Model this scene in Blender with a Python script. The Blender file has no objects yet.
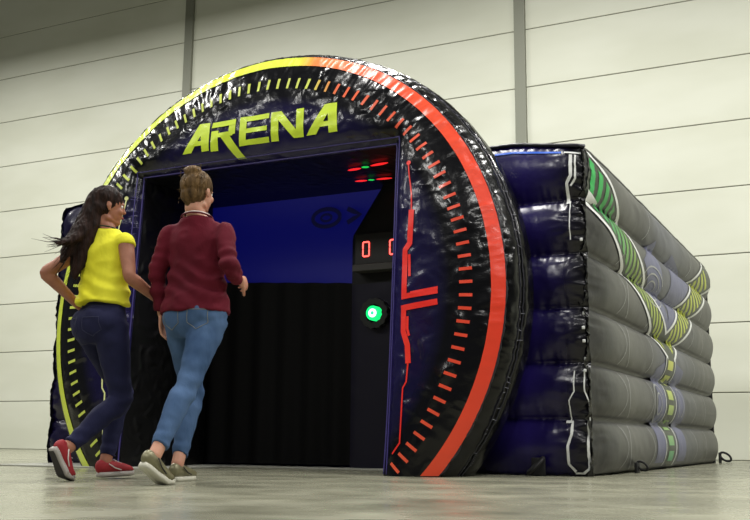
import bpy, bmesh, math, random
from mathutils import Vector, Matrix, noise
random.seed(7)
C = bpy.context.scene.collection
PI = math.pi

# ------------------------------------------------------------------ helpers
def lin(c):
    return tuple(((v/255)/12.92 if v/255 <= .04045 else ((v/255+.055)/1.055)**2.4) for v in c[:3]) + (1.,)

def mat(name, rgb, rough=.5, metal=0., spec=.5, coat=0.):
    m = bpy.data.materials.new(name); m.use_nodes = True
    b = m.node_tree.nodes['Principled BSDF']
    b.inputs['Base Color'].default_value = lin(rgb)
    b.inputs['Roughness'].default_value = rough
    b.inputs['Metallic'].default_value = metal
    b.inputs['Specular IOR Level'].default_value = spec
    b.inputs['Coat Weight'].default_value = coat
    return m

def N(m, t, **kw):
    n = m.node_tree.nodes.new(t)
    for k, v in kw.items():
        if k in n.inputs: n.inputs[k].default_value = v
        else: setattr(n, k, v)
    return n
def L(m, a, b): m.node_tree.links.new(a, b)
def bsdf(m): return m.node_tree.nodes['Principled BSDF']
def coords(m, scale=(1, 1, 1)):
    tc = N(m, 'ShaderNodeTexCoord'); mp = N(m, 'ShaderNodeMapping')
    mp.inputs['Scale'].default_value = scale
    L(m, tc.outputs['Object'], mp.inputs['Vector']); return mp.outputs['Vector']
def bump(m, layers):
    """layers: (scale vector, noise scale, detail, strength, distance, type)"""
    prev = None
    for sc, ns, det, st, dist, ty in layers:
        v = coords(m, sc)
        n = N(m, 'ShaderNodeTexNoise', Scale=ns, Detail=det, Roughness=.55)
        if ty == 'ridge': n.noise_type = 'RIDGED_MULTIFRACTAL'
        n.inputs['Distortion'].default_value = .4
        L(m, v, n.inputs['Vector'])
        b = N(m, 'ShaderNodeBump', Strength=st, Distance=dist)
        L(m, n.outputs[0], b.inputs['Height'])
        if prev: L(m, prev.outputs[0], b.inputs['Normal'])
        prev = b
    L(m, prev.outputs[0], bsdf(m).inputs['Normal'])
def ramp(m, fac, stops, interp='LINEAR'):
    r = N(m, 'ShaderNodeValToRGB'); r.color_ramp.interpolation = interp
    e = r.color_ramp.elements
    while len(e) < len(stops): e.new(.5)
    for i, (p, c) in enumerate(stops):
        e[i].position = p; e[i].color = lin(c)
    L(m, fac, r.inputs[0]); return r
def mottle(m, c1, c2, scale, det=4, sc=(1, 1, 1), lo=.35, hi=.65):
    v = coords(m, sc); n = N(m, 'ShaderNodeTexNoise', Scale=scale, Detail=det)
    L(m, v, n.inputs['Vector'])
    r = ramp(m, n.outputs[0], [(lo, c1), (hi, c2)])
    L(m, r.outputs[0], bsdf(m).inputs['Base Color']); return r

def meshobj(name, vs, fs, m, parent=None, smooth=True, world=True):
    off = Vector((0, 0, 0))
    if parent is not None and world:
        p = parent
        while p is not None:
            off += p.location; p = p.parent
    me = bpy.data.meshes.new(name)
    me.from_pydata([tuple(Vector(v)-off) for v in vs], [], fs)
    if smooth: me.polygons.foreach_set('use_smooth', [True]*len(me.polygons))
    me.materials.append(m); me.update()
    o = bpy.data.objects.new(name, me); C.objects.link(o)
    if parent is not None: o.parent = parent
    return o
def tag(o, label=None, cat=None, group=None, kind=None):
    if label: o['label'] = label
    if cat: o['category'] = cat
    if group: o['group'] = group
    if kind: o['kind'] = kind
    return o
def empty(name, loc, rz=0):
    o = bpy.data.objects.new(name, None); C.objects.link(o)
    o.location = loc; o.rotation_euler = (0, 0, rz); o.empty_display_size = .2; return o

class MB:
    def __init__(s): s.v = []; s.f = []
    def add(s, vs, fs):
        k = len(s.v); s.v += [tuple(v) for v in vs]; s.f += [tuple(i+k for i in f) for f in fs]
    def grid(s, fn, nu, nv, closeu=False, flip=False):
        vs = [fn(i/nu, j/nv) for i in range(nu+(0 if closeu else 1)) for j in range(nv+1)]
        fs = []; W = nu if closeu else nu+1
        for i in range(nu):
            for j in range(nv):
                a = i*(nv+1)+j; b = ((i+1) % W)*(nv+1)+j
                q = (a, b, b+1, a+1); fs.append(q[::-1] if flip else q)
        s.add(vs, fs)
    def box(s, x0, x1, y0, y1, z0, z1):
        v = [(x, y, z) for x in (x0, x1) for y in (y0, y1) for z in (z0, z1)]
        s.add(v, [(0, 1, 3, 2), (4, 6, 7, 5), (0, 4, 5, 1), (2, 3, 7, 6), (0, 2, 6, 4), (1, 5, 7, 3)])
    def bbox(s, x0, x1, y0, y1, z0, z1, b):
        """bevelled box"""
        bm = bmesh.new(); bmesh.ops.create_cube(bm, size=1)
        for v in bm.verts:
            v.co = Vector(((x0+x1)/2+v.co.x*(x1-x0), (y0+y1)/2+v.co.y*(y1-y0), (z0+z1)/2+v.co.z*(z1-z0)))
        bmesh.ops.bevel(bm, geom=bm.edges[:], offset=b, segments=3, affect='EDGES', profile=.5)
        bm.verts.index_update()
        s.add([v.co.copy() for v in bm.verts], [[v.index for v in f.verts] for f in bm.faces]); bm.free()
    def tube(s, pts, rad, n=8, closed=False):
        pts = [Vector(p) for p in pts]; K = len(pts); rings = []
        up = None
        for i, p in enumerate(pts):
            a = pts[(i-1) % K] if (closed or i > 0) else pts[0]
            b = pts[(i+1) % K] if (closed or i < K-1) else pts[-1]
            t = (b-a).normalized()
            if up is None: up = t.orthogonal().normalized()
            up = (up-t*up.dot(t))
            if up.length < 1e-5: up = t.orthogonal()
            up.normalize(); w = t.cross(up)
            r = rad(i/(K-1)) if callable(rad) else rad
            rings.append([p+(up*math.cos(q)+w*math.sin(q))*r for q in [2*PI*k/n for k in range(n)]])
        vs = [v for r in rings for v in r]; fs = []
        for i in range(K if closed else K-1):
            for k in range(n):
                a = i*n; b = ((i+1) % K)*n
                fs.append((a+k, a+(k+1) % n, b+(k+1) % n, b+k))
        if not closed: fs.append(tuple(range(n))[::-1]); fs.append(tuple((K-1)*n+k for k in range(n)))
        s.add(vs, fs)
    def strip(s, pts, w, S, off=.004, step=.03, nw=2):
        """ribbon of width w laid along a polyline on the surface S(a,b)->Vector,normal offset"""
        P = [Vector((p[0], p[1])) for p in pts]; Q = []
        for a, b in zip(P, P[1:]):
            k = max(1, int((b-a).length/step))
            for i in range(k): Q.append(a.lerp(b, i/k))
        Q.append(P[-1])
        rows = []
        for i, q in enumerate(Q):
            t = (Q[min(i+1, len(Q)-1)]-Q[max(i-1, 0)]).normalized(); n = Vector((-t.y, t.x))
            ww = w(i/(len(Q)-1)) if callable(w) else w
            rows.append([S(*(q+n*ww*(j/nw-.5)), off) for j in range(nw+1)])
        vs = [v for r in rows for v in r]; W = nw+1
        s.add(vs, [(i*W+j, i*W+j+1, (i+1)*W+j+1, (i+1)*W+j) for i in range(len(rows)-1) for j in range(nw)])
    def quad(s, p, S, off=.004, st=.02):
        a, b, c, d = [Vector(q) for q in p]
        nu = max(2, int(max((b-a).length, (c-d).length)/st)); nv = max(2, int(max((d-a).length, (c-b).length)/st))
        def fn(u, v):
            q = (a*(1-u)+b*u)*(1-v)+(d*(1-u)+c*u)*v
            return S(q.x, q.y, off)
        s.grid(fn, nu, nv)
    def obj(s, name, m, parent=None, smooth=True, world=True): return meshobj(name, s.v, s.f, m, parent, smooth, world)

def ridge(p, oct=3):
    v = 0; a = 1; t = 0; p = Vector(p)
    for _ in range(oct):
        v += a*(1-abs(noise.noise(p))*2.2); t += a; a *= .5; p = p*2.03+Vector((3.1, 7.7, 1.3))
    return v/t

# ------------------------------------------------------------------ camera
F, PITCH, YAW, ROLL, HC = 1001.024, .1778, .4608, .0087, .228
fw = Vector((-math.sin(YAW)*math.cos(PITCH), math.cos(YAW)*math.cos(PITCH), math.sin(PITCH)))
rt = Vector((math.cos(YAW), math.sin(YAW), 0)); up = rt.cross(fw)
r2 = rt*math.cos(ROLL)+up*math.sin(ROLL); u2 = -rt*math.sin(ROLL)+up*math.cos(ROLL)
cd = bpy.data.cameras.new('camera'); cam = bpy.data.objects.new('camera', cd); C.objects.link(cam)
M = Matrix((r2, u2, -fw)).transposed().to_4x4(); M.translation = (0, 0, HC); cam.matrix_world = M
cd.sensor_width = 36; cd.lens = F*36/750; cd.clip_end = 200; cd.clip_start = .05
bpy.context.scene.camera = cam

# ------------------------------------------------------------------ the hall
WY, PH, PZ0 = 14.13, .9361, -.0473
wallm = mat('wall_panel_paint', (226, 227, 214), .55, spec=.3)
mottle(wallm, (206, 208, 191), (215, 217, 202), .5, 3, (1, 1, 3))
bump(wallm, [((1, 1, 1), 3, 3, .04, .02, 'n')])
seamm = mat('wall_seam', (120, 120, 108), .8)
w = MB()
for k in range(-0, 14):
    z0 = 0 if k == 0 else PZ0+k*PH
    z1 = PZ0+(k+1)*PH
    w.bbox(-26, 16, WY, WY+.12, z0+.007, z1-.007, .006)
wall = w.obj('wall_back', wallm, smooth=False); tag(wall, 'cream warehouse wall of wide horizontal cladding panels', 'wall', kind='structure')
s = MB(); s.box(-26, 16, WY+.012, WY+.10, 0, 13); o = s.obj('panel_joint', seamm, wall, smooth=False)
colm = mat('column_paint', (128, 130, 116), .5)
for i, x in enumerate((-10.87, -4.53)):
    s = MB(); s.bbox(x-.088, x+.088, WY-.06, WY-.002, 0, 13, .008)
    c = s.obj('trim_%d' % (i+1), colm, smooth=False)
    tag(c, ['grey steel column on the wall above the left side of the arch', 'grey steel column on the wall above the right side of the arch'][i], 'column', kind='structure')
floorm = mat('floor_concrete', (150, 150, 132), .33, spec=.4)
r_ = mottle(floorm, (126, 125, 108), (152, 151, 131), .9, 6, (1, 2.2, 1), .3, .7)
v_ = coords(floorm, (1, 1, 1)); n_ = N(floorm, 'ShaderNodeTexNoise', Scale=3.0, Detail=8.)
L(floorm, v_, n_.inputs['Vector']); rr = ramp(floorm, n_.outputs[0], [(.3, (105, 105, 105)), (.75, (165, 165, 165))])
L(floorm, rr.outputs[0], bsdf(floorm).inputs['Roughness'])
bump(floorm, [((1, 1, 1), 12, 5, .08, .01, 'n'), ((1, 3, 1), 2, 3, .15, .01, 'n')])
s = MB(); s.add([(-26, -10, 0), (16, -10, 0), (16, WY+.1, 0), (-26, WY+.1, 0)], [(0, 1, 2, 3)])
tag(s.obj('floor', floorm, smooth=False), 'polished grey concrete floor of the hall', 'floor', kind='structure')

# ------------------------------------------------------------------ inflatable arena
XR, XL, Y1, Y2, HB = -1.705, -6.498, 6.688, 12.42, 2.276
YA, T, CX, CZ, RR = 6.024, .062, -3.984, 1.199, 1.906
OXL, OXR, OZ = -5.115, -2.894, 2.272
arena = empty('inflatable_arena', (CX, YA, 0))
tag(arena, 'big inflatable laser game arena with round black entrance arch and grey tube walls', 'inflatable')

CRE = [((1, 1, 1), 7, 7, .42, .05, 'ridge'), ((1, 1, 1), 30, 3, .12, .010, 'n')]
def vinyl(name, rgb, rough=.2, layers=CRE, spec=.4):
    m = mat(name, rgb, rough, spec=spec, coat=.1); bsdf(m).inputs['Coat Roughness'].default_value = .1
    bump(m, layers); return m
ART = [((1, 1, 1), 5, 5, .2, .04, 'ridge'), ((1, 1, 1), 28, 3, .12, .01, 'n')]
black_v = vinyl('black_vinyl', (5, 5, 7), .24, CRE, .28)
navy_v = vinyl('navy_vinyl', (30, 24, 78))
# front face: black outer band, navy centre, split by distance from the arch centre
face_v = vinyl('arch_face_vinyl', (28, 24, 66), .2)
tc = N(face_v, 'ShaderNodeTexCoord'); sx = N(face_v, 'ShaderNodeSeparateXYZ'); L(face_v, tc.outputs['Object'], sx.inputs[0])
cz = N(face_v, 'ShaderNodeMath', operation='SUBTRACT'); L(face_v, sx.outputs['Z'], cz.inputs[0]); cz.inputs[1].default_value = CZ
cb = N(face_v, 'ShaderNodeCombineXYZ'); L(face_v, sx.outputs['X'], cb.inputs[0]); L(face_v, cz.outputs[0], cb.inputs[1])
ln = N(face_v, 'ShaderNodeVectorMath', operation='LENGTH'); L(face_v, cb.outputs[0], ln.inputs[0])
dv = N(face_v, 'ShaderNodeMath', operation='DIVIDE'); L(face_v, ln.outputs['Value'], dv.inputs[0]); dv.inputs[1].default_value = 2.
rp = ramp(face_v, dv.outputs[0], [(.60, (25, 20, 66)), (.735, (19, 16, 50)), (.78, (8, 8, 14)), (1., (5, 5, 7))])
L(face_v, rp.outputs[0], bsdf(face_v).inputs['Base Color'])

def puck(th, r, do):
    """radial puckers that fade away from the outer seam, and loose creases"""
    top = max(0, math.sin(th))*.65+.35*max(0, min(1, math.sin(th)*3+1.2))
    a = .018*math.exp(-do/.16)*(ridge((th*16, r*2.2, 1.7), 2)-.55)*top
    b = .012*(ridge((math.cos(th)*r*3.1, math.sin(th)*r*4.3, 5.5), 3)-.55)*min(1, do/.2)*top
    return a+b
def bulge(x, z):
    do = RR-math.hypot(x-CX, z-CZ)
    dx = max(OXL-x, x-OXR); dz = z-OZ
    di = math.hypot(max(dx, 0), max(dz, 0)) if max(dx, dz) > 0 else 0
    e = (1-math.exp(-max(do, 0)/.2))*(1-math.exp(-di/.07))
    th = math.atan2(z-CZ, x-CX)
    return .14*e + puck(th, math.hypot(x-CX, z-CZ), max(do, 0))*min(1, di/.08)*min(1, max(do, 0)/.03+.15)
def foot(x, z): return .05*math.exp(-max(z, 0)/.38)*max(0, min(1, (x+3.6)/.8))
def SA(x, z, off=0.):
    return Vector((x, YA+T*z-bulge(x, z)-foot(x, z)-off, z))
AF = math.asin(CZ/RR)                       # angle below horizontal where the rim meets the floor
AT_R = math.atan2(OZ-CZ, OXR-CX); AT_L = math.atan2(OZ-CZ, OXL-CX)
def uv_arch(u, v):
    """u runs from right foot over the top to left foot, v from opening edge to outer rim"""
    A, B = .3, .7
    if u < A:
        t = u/A; inn = (OXR, OZ*t); th = -AF+(AT_R+AF)*t
    elif u < B:
        t = (u-A)/(B-A); inn = (OXR+(OXL-OXR)*t, OZ); th = AT_R+(AT_L-AT_R)*t
    else:
        t = (u-B)/(1-B); inn = (OXL, OZ*(1-t)); th = AT_L+(PI+AF-AT_L)*t
    out = (CX+RR*math.cos(th), CZ+RR*math.sin(th))
    x = inn[0]+(out[0]-inn[0])*v; z = inn[1]+(out[1]-inn[1])*v
    return x, max(0, z)
s = MB(); s.grid(lambda u, v: SA(*uv_arch(u, 1-(1-v)**1.3)), 760, 56)
s.obj('front_panel', face_v, arena)
# rim: the side of the drum
DEP = .52
def rim(th, t, off=0):
    pz = CZ+RR*math.sin(th)
    r = RR+.078*math.sin(PI*min(1, t*1.02))**.7*(1-.25*math.exp(-((t-.28)/.05)**2))+off
    edge = math.exp(-t/.12)+math.exp(-(1-t)/.12)+.7*math.exp(-((t-.28)/.07)**2)
    r += .012*edge*(ridge((th*38, t*2., 3.3), 2)-.6)+.006*(ridge((th*12, t*5, 9), 2)-.6)
    z = CZ+r*math.sin(th); x = CX+r*math.cos(th)
    f_ = foot(CX+RR*math.cos(th), pz)
    return Vector((x, YA+T*pz-(bulge_edge(th)-f_)*(1-min(1, t*8))-f_*(1-t)+DEP*t, max(0.0, z)))
def bulge_edge(th): return YA*0+(-(SA(CX+RR*math.cos(th), CZ+RR*math.sin(th)).y-YA-T*(CZ+RR*math.sin(th))))
s = MB(); s.grid(lambda u, v: rim(-AF+(PI+2*AF)*u, v), 760, 26, flip=True)
s.obj('rim_band', black_v, arena)
# back of the drum
s = MB(); s.grid(lambda u, v: (lambda p: Vector((p[0], YA+T*p[1]+DEP, p[1])))(uv_arch(u, v)), 160, 4, flip=True)
s.obj('back_panel', black_v, arena)
# inner reveal of the opening, black, with puckers
rev_v = vinyl('reveal_vinyl', (5, 5, 7), .5, [((1, 1, 1), 9, 4, .5, .04, 'ridge')])
YP0 = 7.08
def reveal(u, v):
    A, B = .34, .66
    if u < A: x, z, n = OXR, OZ*u/A, (-1, 0)
    elif u < B: x, z, n = OXR+(OXL-OXR)*(u-A)/(B-A), OZ, (0, -1)
    else: x, z, n = OXL, OZ*(1-(u-B)/(1-B)), (1, 0)
    d = .05*math.sin(PI*v)+.012*(ridge((x*7, z*9, v*2), 2)-.5)*math.sin(PI*v)
    if u < A: d *= .3
    return Vector((x+n[0]*d, YA+T*z-foot(x, z)*(1-v)+(YP0-YA-T*z)*v, z+n[1]*d*.4))
s = MB(); s.grid(reveal, 300, 16, flip=True); s.obj('entrance_reveal', rev_v, arena)
# seam pipings round the opening
pip = mat('purple_piping', (70, 62, 128), .35)
blackpip = mat('black_piping', (34, 34, 44), .35)
for off, rad in ((.008, .006), (.045, .0045)):
    s = MB(); pts = []
    K = [(OXR+off, 0.01), (OXR+off, OZ+off), (OXL-off, OZ+off), (OXL-off, 0.01)]
    for a, b in zip(K, K[1:]):
        n = 60
        for i in range(n):
            x = a[0]+(b[0]-a[0])*i/n; z = a[1]+(b[1]-a[1])*i/n; pts.append(SA(x, z, .002))
    pts.append(SA(K[-1][0], K[-1][1], .002)); s.tube(pts, rad, 6); s.obj('opening_piping', pip, arena)
for t, rad in ((.0, .007), (.24, .005), (.32, .005), (1, .008)):
    s = MB(); n = 400; s.tube([rim(-AF+.004+(PI+2*AF-.008)*i/n, t, .002) for i in range(n+1)], rad, 6); s.obj('rim_piping', blackpip, arena)
# specular glints on the side seams, modelled as thin pale strokes
st = mat('pale_glint', (150, 150, 165), .3)
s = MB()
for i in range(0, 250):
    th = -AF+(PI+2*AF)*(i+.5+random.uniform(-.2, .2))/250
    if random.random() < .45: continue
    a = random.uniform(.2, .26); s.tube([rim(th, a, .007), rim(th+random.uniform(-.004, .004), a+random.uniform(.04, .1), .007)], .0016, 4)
tag(s.obj('rim_glints', st, arena), kind='stuff')
s = MB()
for i in range(90):
    z = .05+2.15*i/90+random.uniform(-.01, .01)
    if random.random() < .35: continue
    s.tube([SA(OXL-.02, z, .004), SA(OXL-.02-random.uniform(.03, .06), z+random.uniform(-.02, .02), .006)], .0018, 4)
tag(s.obj('opening_stitching', pip, arena), kind='stuff')

# printed artwork on the arch ------------------------------------------------
def xramp(m, stops, lo=-2.0, hi=2.0):
    tc = N(m, 'ShaderNodeTexCoord'); sp = N(m, 'ShaderNodeSeparateXYZ'); L(m, tc.outputs['Object'], sp.inputs[0])
    mr = N(m, 'ShaderNodeMapRange'); mr.inputs['From Min'].default_value = lo; mr.inputs['From Max'].default_value = hi
    L(m, sp.outputs['X'], mr.inputs[0])
    r = ramp(m, mr.outputs[0], stops); L(m, r.outputs[0], bsdf(m).inputs['Base Color'])
ring_v = vinyl('ring_print', (240, 80, 50), .3, ART)
xramp(ring_v, [(.0, (212, 228, 76)), (.56, (214, 228, 76)), (.60, (240, 136, 72)), (.72, (240, 92, 54)), (1., (232, 62, 42))])
tick_v = vinyl('tick_print', (240, 80, 50), .3, ART)
xramp(tick_v, [(.0, (200, 214, 92)), (.60, (204, 214, 100)), (.66, (236, 110, 74)), (1., (230, 58, 42))])
lime_v = vinyl('lime_print', (206, 230, 64), .3, ART)
red_v = vinyl('red_print', (236, 48, 40), .3, ART)
s = MB()
s.grid(lambda u, v: (lambda r: (lambda af: (lambda th: SA(CX+r*math.cos(th), CZ+r*math.sin(th), .0045))(-af+(PI+2*af)*u))(math.asin((CZ-.006)/r)))(RR-.002-.084*v), 1000, 8)
s.obj('colour_ring', ring_v, arena)
s = MB(); dth = math.radians(3.0); k = 0
th = -math.radians(43.5)
while th < PI+math.radians(46):
    h = .011
    def fn(u, v, th=th):
        r = 1.622+.085*u; a = th+(v-.5)*.021/r
        return SA(CX+r*math.cos(a), max(.005, CZ+r*math.sin(a)), .0045)
    s.grid(fn, 5, 2, flip=True); th += dth
s.obj('tick_marks', tick_v, arena)
s = MB()
def q(*p):
    global k; k += 1; s.quad(p, SA, .0045+.0004*(k % 5))
k = 0
b_, t_ = 2.395, 2.62
q((-4.682, b_), (-4.60, b_), (-4.445, t_), (-4.53, t_)); q((-4.502, b_), (-4.434, b_), (-4.436, t_), (-4.52, t_)); q((-4.60, 2.445), (-4.45, 2.445), (-4.45, 2.482), (-4.58, 2.482))
q((-4.416, 2.572), (-4.19, 2.572), (-4.19, 2.615), (-4.41, 2.615)); q((-4.252, 2.49), (-4.195, 2.50), (-4.19, 2.60), (-4.252, 2.60)); q((-4.37, 2.488), (-4.22, 2.488), (-4.20, 2.523), (-4.37, 2.523))
q((-4.416, 2.385), (-4.350, 2.385), (-4.350, 2.545), (-4.416, 2.545)); q((-4.192, 2.31), (-4.118, 2.31), (-4.25, 2.50), (-4.335, 2.50))
q((-4.157, b_), (-4.095, b_), (-4.09, t_), (-4.152, t_)); q((-4.12, 2.58), (-3.894, 2.58), (-3.894, t_), (-4.12, t_)); q((-4.12, 2.488), (-3.91, 2.488), (-3.91, 2.524), (-4.12, 2.524)); q((-4.12, b_), (-3.893, b_), (-3.893, 2.436), (-4.12, 2.436))
q((-3.873, b_), (-3.81, b_), (-3.81, t_), (-3.875, t_)); q((-3.68, 2.40), (-3.61, 2.40), (-3.79, t_), (-3.87, t_)); q((-3.662, 2.40), (-3.60, 2.40), (-3.60, t_), (-3.662, t_))
q((-3.576, 2.405), (-3.495, 2.405), (-3.345, 2.625), (-3.43, 2.625)); q((-3.389, 2.403), (-3.317, 2.403), (-3.33, 2.626), (-3.40, 2.626)); q((-3.50, 2.455), (-3.36, 2.455), (-3.36, 2.492), (-3.475, 2.492))
tag(s.obj('lettering', lime_v, arena), 'lime green letters reading ARENA')
def circuit(mir):
    X = (lambda x: 2*CX-x) if mir else (lambda x: x)
    s = MB()
    def P(l): return [(X(x), z) for x, z in l]
    s.strip(P([(-2.75, 2.09), (-2.742, 2.01), (-2.718, 1.87), (-2.709, 1.7)]), .010, SA, .005)
    s.strip(P([(-2.712, 1.76), (-2.716, 1.528), (-2.752, 1.484), (-2.748, 1.15)]), .042, SA, .0050)
    s.strip(P([(-2.718, 1.45), (-2.71, 1.30)]), .02, SA, .0056)
    s.strip(P([(-2.768, 1.163), (-2.505, 1.19)]), .036, SA, .0054)
    s.strip(P([(-2.700, 1.185), (-2.505, 1.21)]), .02, SA, .0058)
    s.strip(P([(-2.768, 1.085), (-2.504, 1.118)]), .04, SA, .0054)
    s.strip(P([(-2.748, 1.10), (-2.745, .93), (-2.71, .84), (-2.70, .72)]), .04, SA, .0050)
    s.strip(P([(-2.715, 1.03), (-2.715, .95), (-2.70, .90)]), .018, SA, .0058)
    s.strip(P([(-2.70, .74), (-2.71, .60), (-2.735, .56), (-2.745, .21), (-2.80, .14)]), .011, SA, .0052)
    def dot(x, z, r):
        c = [SA(X(x)+r*math.cos(a), z+r*math.sin(a), .006) for a in [2*PI*i/14 for i in range(14)]]
        s.add(c+[SA(X(x), z, .006)], [(i, (i+1) % 14, 14) for i in range(14)])
    dot(-2.75, 2.1, .017); dot(-2.71, 1.72, .012)
    return s
circuit(False).obj('circuit_print', red_v, arena)
pale_v = vinyl('pale_lime_print', (222, 226, 160), .3, ART)
circuit(True).obj('circuit_print', pale_v, arena)

# box body: tube walls ----------------------------------------------------------
TH = HB/6
def pill(t, p=.42): return max(0., math.sin(PI*max(0, min(1, t))))**p
def tier(z):
    k = min(5, max(0, int(z/TH))); return k, (z-k*TH)/TH
def side_bulge(yn, z):
    k, t = tier(z)
    e = min(1, yn/.10)*min(1, (1-yn)/.06)
    end = math.sin(min(1, e)*PI/2)
    w = .007*(ridge((yn*16, z*5, 2.2), 3)-.5)*(1.2-pill(t))
    wr = .026*math.exp(-yn/.035)*(ridge((yn*12, z*17, 4), 3)-.5)
    return (.115*pill(t)*(.35+.65*end)+w+wr)
def SR(y, z, off=0.):
    yn = (y-Y1)/(Y2-Y1); k, t = tier(z)
    zz = z
    return Vector((XR-.045+side_bulge(yn, z)+off, y, zz))
gray_v = mat('grey_tube_vinyl', (96, 96, 92), .42, spec=.45)
# airbrushed print along the length
tcg = N(gray_v, 'ShaderNodeTexCoord'); sg = N(gray_v, 'ShaderNodeSeparateXYZ'); L(gray_v, tcg.outputs['Object'], sg.inputs[0])
mg = N(gray_v, 'ShaderNodeMapRange'); mg.inputs['From Min'].default_value = Y1-YA; mg.inputs['From Max'].default_value = Y2-YA
L(gray_v, sg.outputs['Y'], mg.inputs[0])
cg = ramp(gray_v, mg.outputs[0], [(0, (14, 13, 24)), (.035, (20, 20, 27)), (.075, (62, 63, 64)), (.18, (90, 90, 88)), (.30, (74, 74, 76)), (.42, (82, 84, 98)), (.5, (94, 96, 108)), (.62, (76, 78, 86)), (.8, (84, 84, 83)), (1, (76, 76, 75))])
ng = N(gray_v, 'ShaderNodeTexNoise', Scale=1.6, Detail=5.); L(gray_v, coords(gray_v, (1, 1, 2.)), ng.inputs['Vector'])
mx = N(gray_v, 'ShaderNodeMix'); mx.data_type = 'RGBA'; mx.blend_type = 'MULTIPLY'; mx.inputs[0].default_value = .75
L(gray_v, cg.outputs[0], mx.inputs[6]); rg = ramp(gray_v, ng.outputs[0], [(.3, (170, 170, 175)), (.65, (255, 255, 250))]); L(gray_v, rg.outputs[0], mx.inputs[7])
L(gray_v, mx.outputs[2], bsdf(gray_v).inputs['Base Color'])
bump(gray_v, [((1, .5, 1), 5, 5, .25, .05, 'ridge'), ((1, 1, 1), 25, 3, .1, .01, 'n')])
s = MB(); NZ = 108
s.grid(lambda u, v: SR(Y1+(Y2-Y1)*(u**1.25), HB*v*.99999), 300, NZ); side = s.obj('side_wall', gray_v, arena)
s = MB()
s.grid(lambda u, v: (lambda p: Vector((XL-(p.x-XR), p.y, p.z)))(SR(Y1+(Y2-Y1)*u, HB*v*.99999)), 60, 72, flip=True); s.obj('side_wall', gray_v, arena)
s = MB()
def backw(u, v):
    k, t = tier(HB*v*.99999); return Vector((XL+(XR-XL)*u, Y2-.045+.09*pill(t)*min(1, u/.05, (1-u)/.05), HB*v))
s.grid(backw, 60, 72, flip=False); s.obj('back_wall', gray_v, arena)
# front faces left and right of the arch
def SF(x, z, off=0.):
    k, t = tier(z); e = min(1, (XR-x)/.13)
    edge = math.exp(-(XR-x)/.12)
    b = .075*pill(t, .6)*(.3+.7*math.sin(min(1, e)*PI/2))
    w = .032*edge*(ridge((x*5, z*15, 1.1), 3)-.5)+.012*math.exp(-min(t, 1-t)/.12)*(ridge((x*22, z*3, 6), 2)-.5)
    return Vector((x, Y1+.045-b-w-off, z+.07*max(0, t if k == 5 else 0)*min(1, (XR-x)/.5)))
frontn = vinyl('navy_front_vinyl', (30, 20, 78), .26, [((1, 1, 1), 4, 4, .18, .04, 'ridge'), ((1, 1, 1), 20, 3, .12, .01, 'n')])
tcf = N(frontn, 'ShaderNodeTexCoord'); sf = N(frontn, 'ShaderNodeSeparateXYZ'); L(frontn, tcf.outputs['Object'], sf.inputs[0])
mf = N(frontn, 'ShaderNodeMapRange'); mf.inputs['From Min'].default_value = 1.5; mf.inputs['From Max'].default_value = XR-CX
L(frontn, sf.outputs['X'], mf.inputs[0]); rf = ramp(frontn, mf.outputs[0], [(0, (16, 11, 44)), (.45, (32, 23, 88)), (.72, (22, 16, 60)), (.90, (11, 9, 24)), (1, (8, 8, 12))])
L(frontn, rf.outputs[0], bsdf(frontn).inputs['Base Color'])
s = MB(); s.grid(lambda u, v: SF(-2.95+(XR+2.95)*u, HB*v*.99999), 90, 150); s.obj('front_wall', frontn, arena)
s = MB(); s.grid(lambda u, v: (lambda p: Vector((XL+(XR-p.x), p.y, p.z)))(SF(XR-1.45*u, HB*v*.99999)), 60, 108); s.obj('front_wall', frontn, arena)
# corner closing strip joins front face to side tubes
def corner(u, v):
    z = HB*v*.99999; a = SF(XR, z); b = SR(Y1, z); c = Vector((b.x+.012, a.y-.004, z))
    return (a*(1-u)**2+c*2*u*(1-u)+b*u*u)
s = MB(); s.grid(corner, 8, 150); s.obj('corner_seam', black_v, arena)
def cornerL(u, v):
    p = corner(u, v); return Vector((XL+(XR-p.x), p.y, p.z))
s = MB(); s.grid(cornerL, 8, 110, flip=True); s.obj('corner_seam', black_v, arena)
# roof, slightly domed with a puckered edge
def roof(u, v):
    x = XL+.03+(XR-XL-.06)*u; y = Y1+.0+(Y2-Y1-.02)*v
    e = min(1, u/.04, (1-u)/.04, v/.03, (1-v)/.03)
    return Vector((x, y, HB-.012+.03*math.sin(e*PI/2)+.07*max(0, 1-v*4)*min(1, (XR-x)/.5, (x-XL)/.5)+.006*(ridge((x*9, y*9, 1), 2)-.5)))
s = MB(); s.grid(roof, 120, 120); s.obj('roof_sheet', black_v, arena)
s = MB()
pts = [SF(-2.9+(XR+2.9)*i/30, HB*.995, .012)+Vector((0, 0, .006)) for i in range(31)]+[SR(Y1+.05+(Y2-Y1-.06)*i/60, HB*.995)+Vector((0.0, 0, .006)) for i in range(61)]
s.tube(pts, .014, 8); s.obj('top_piping', blackpip, arena)

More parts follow.
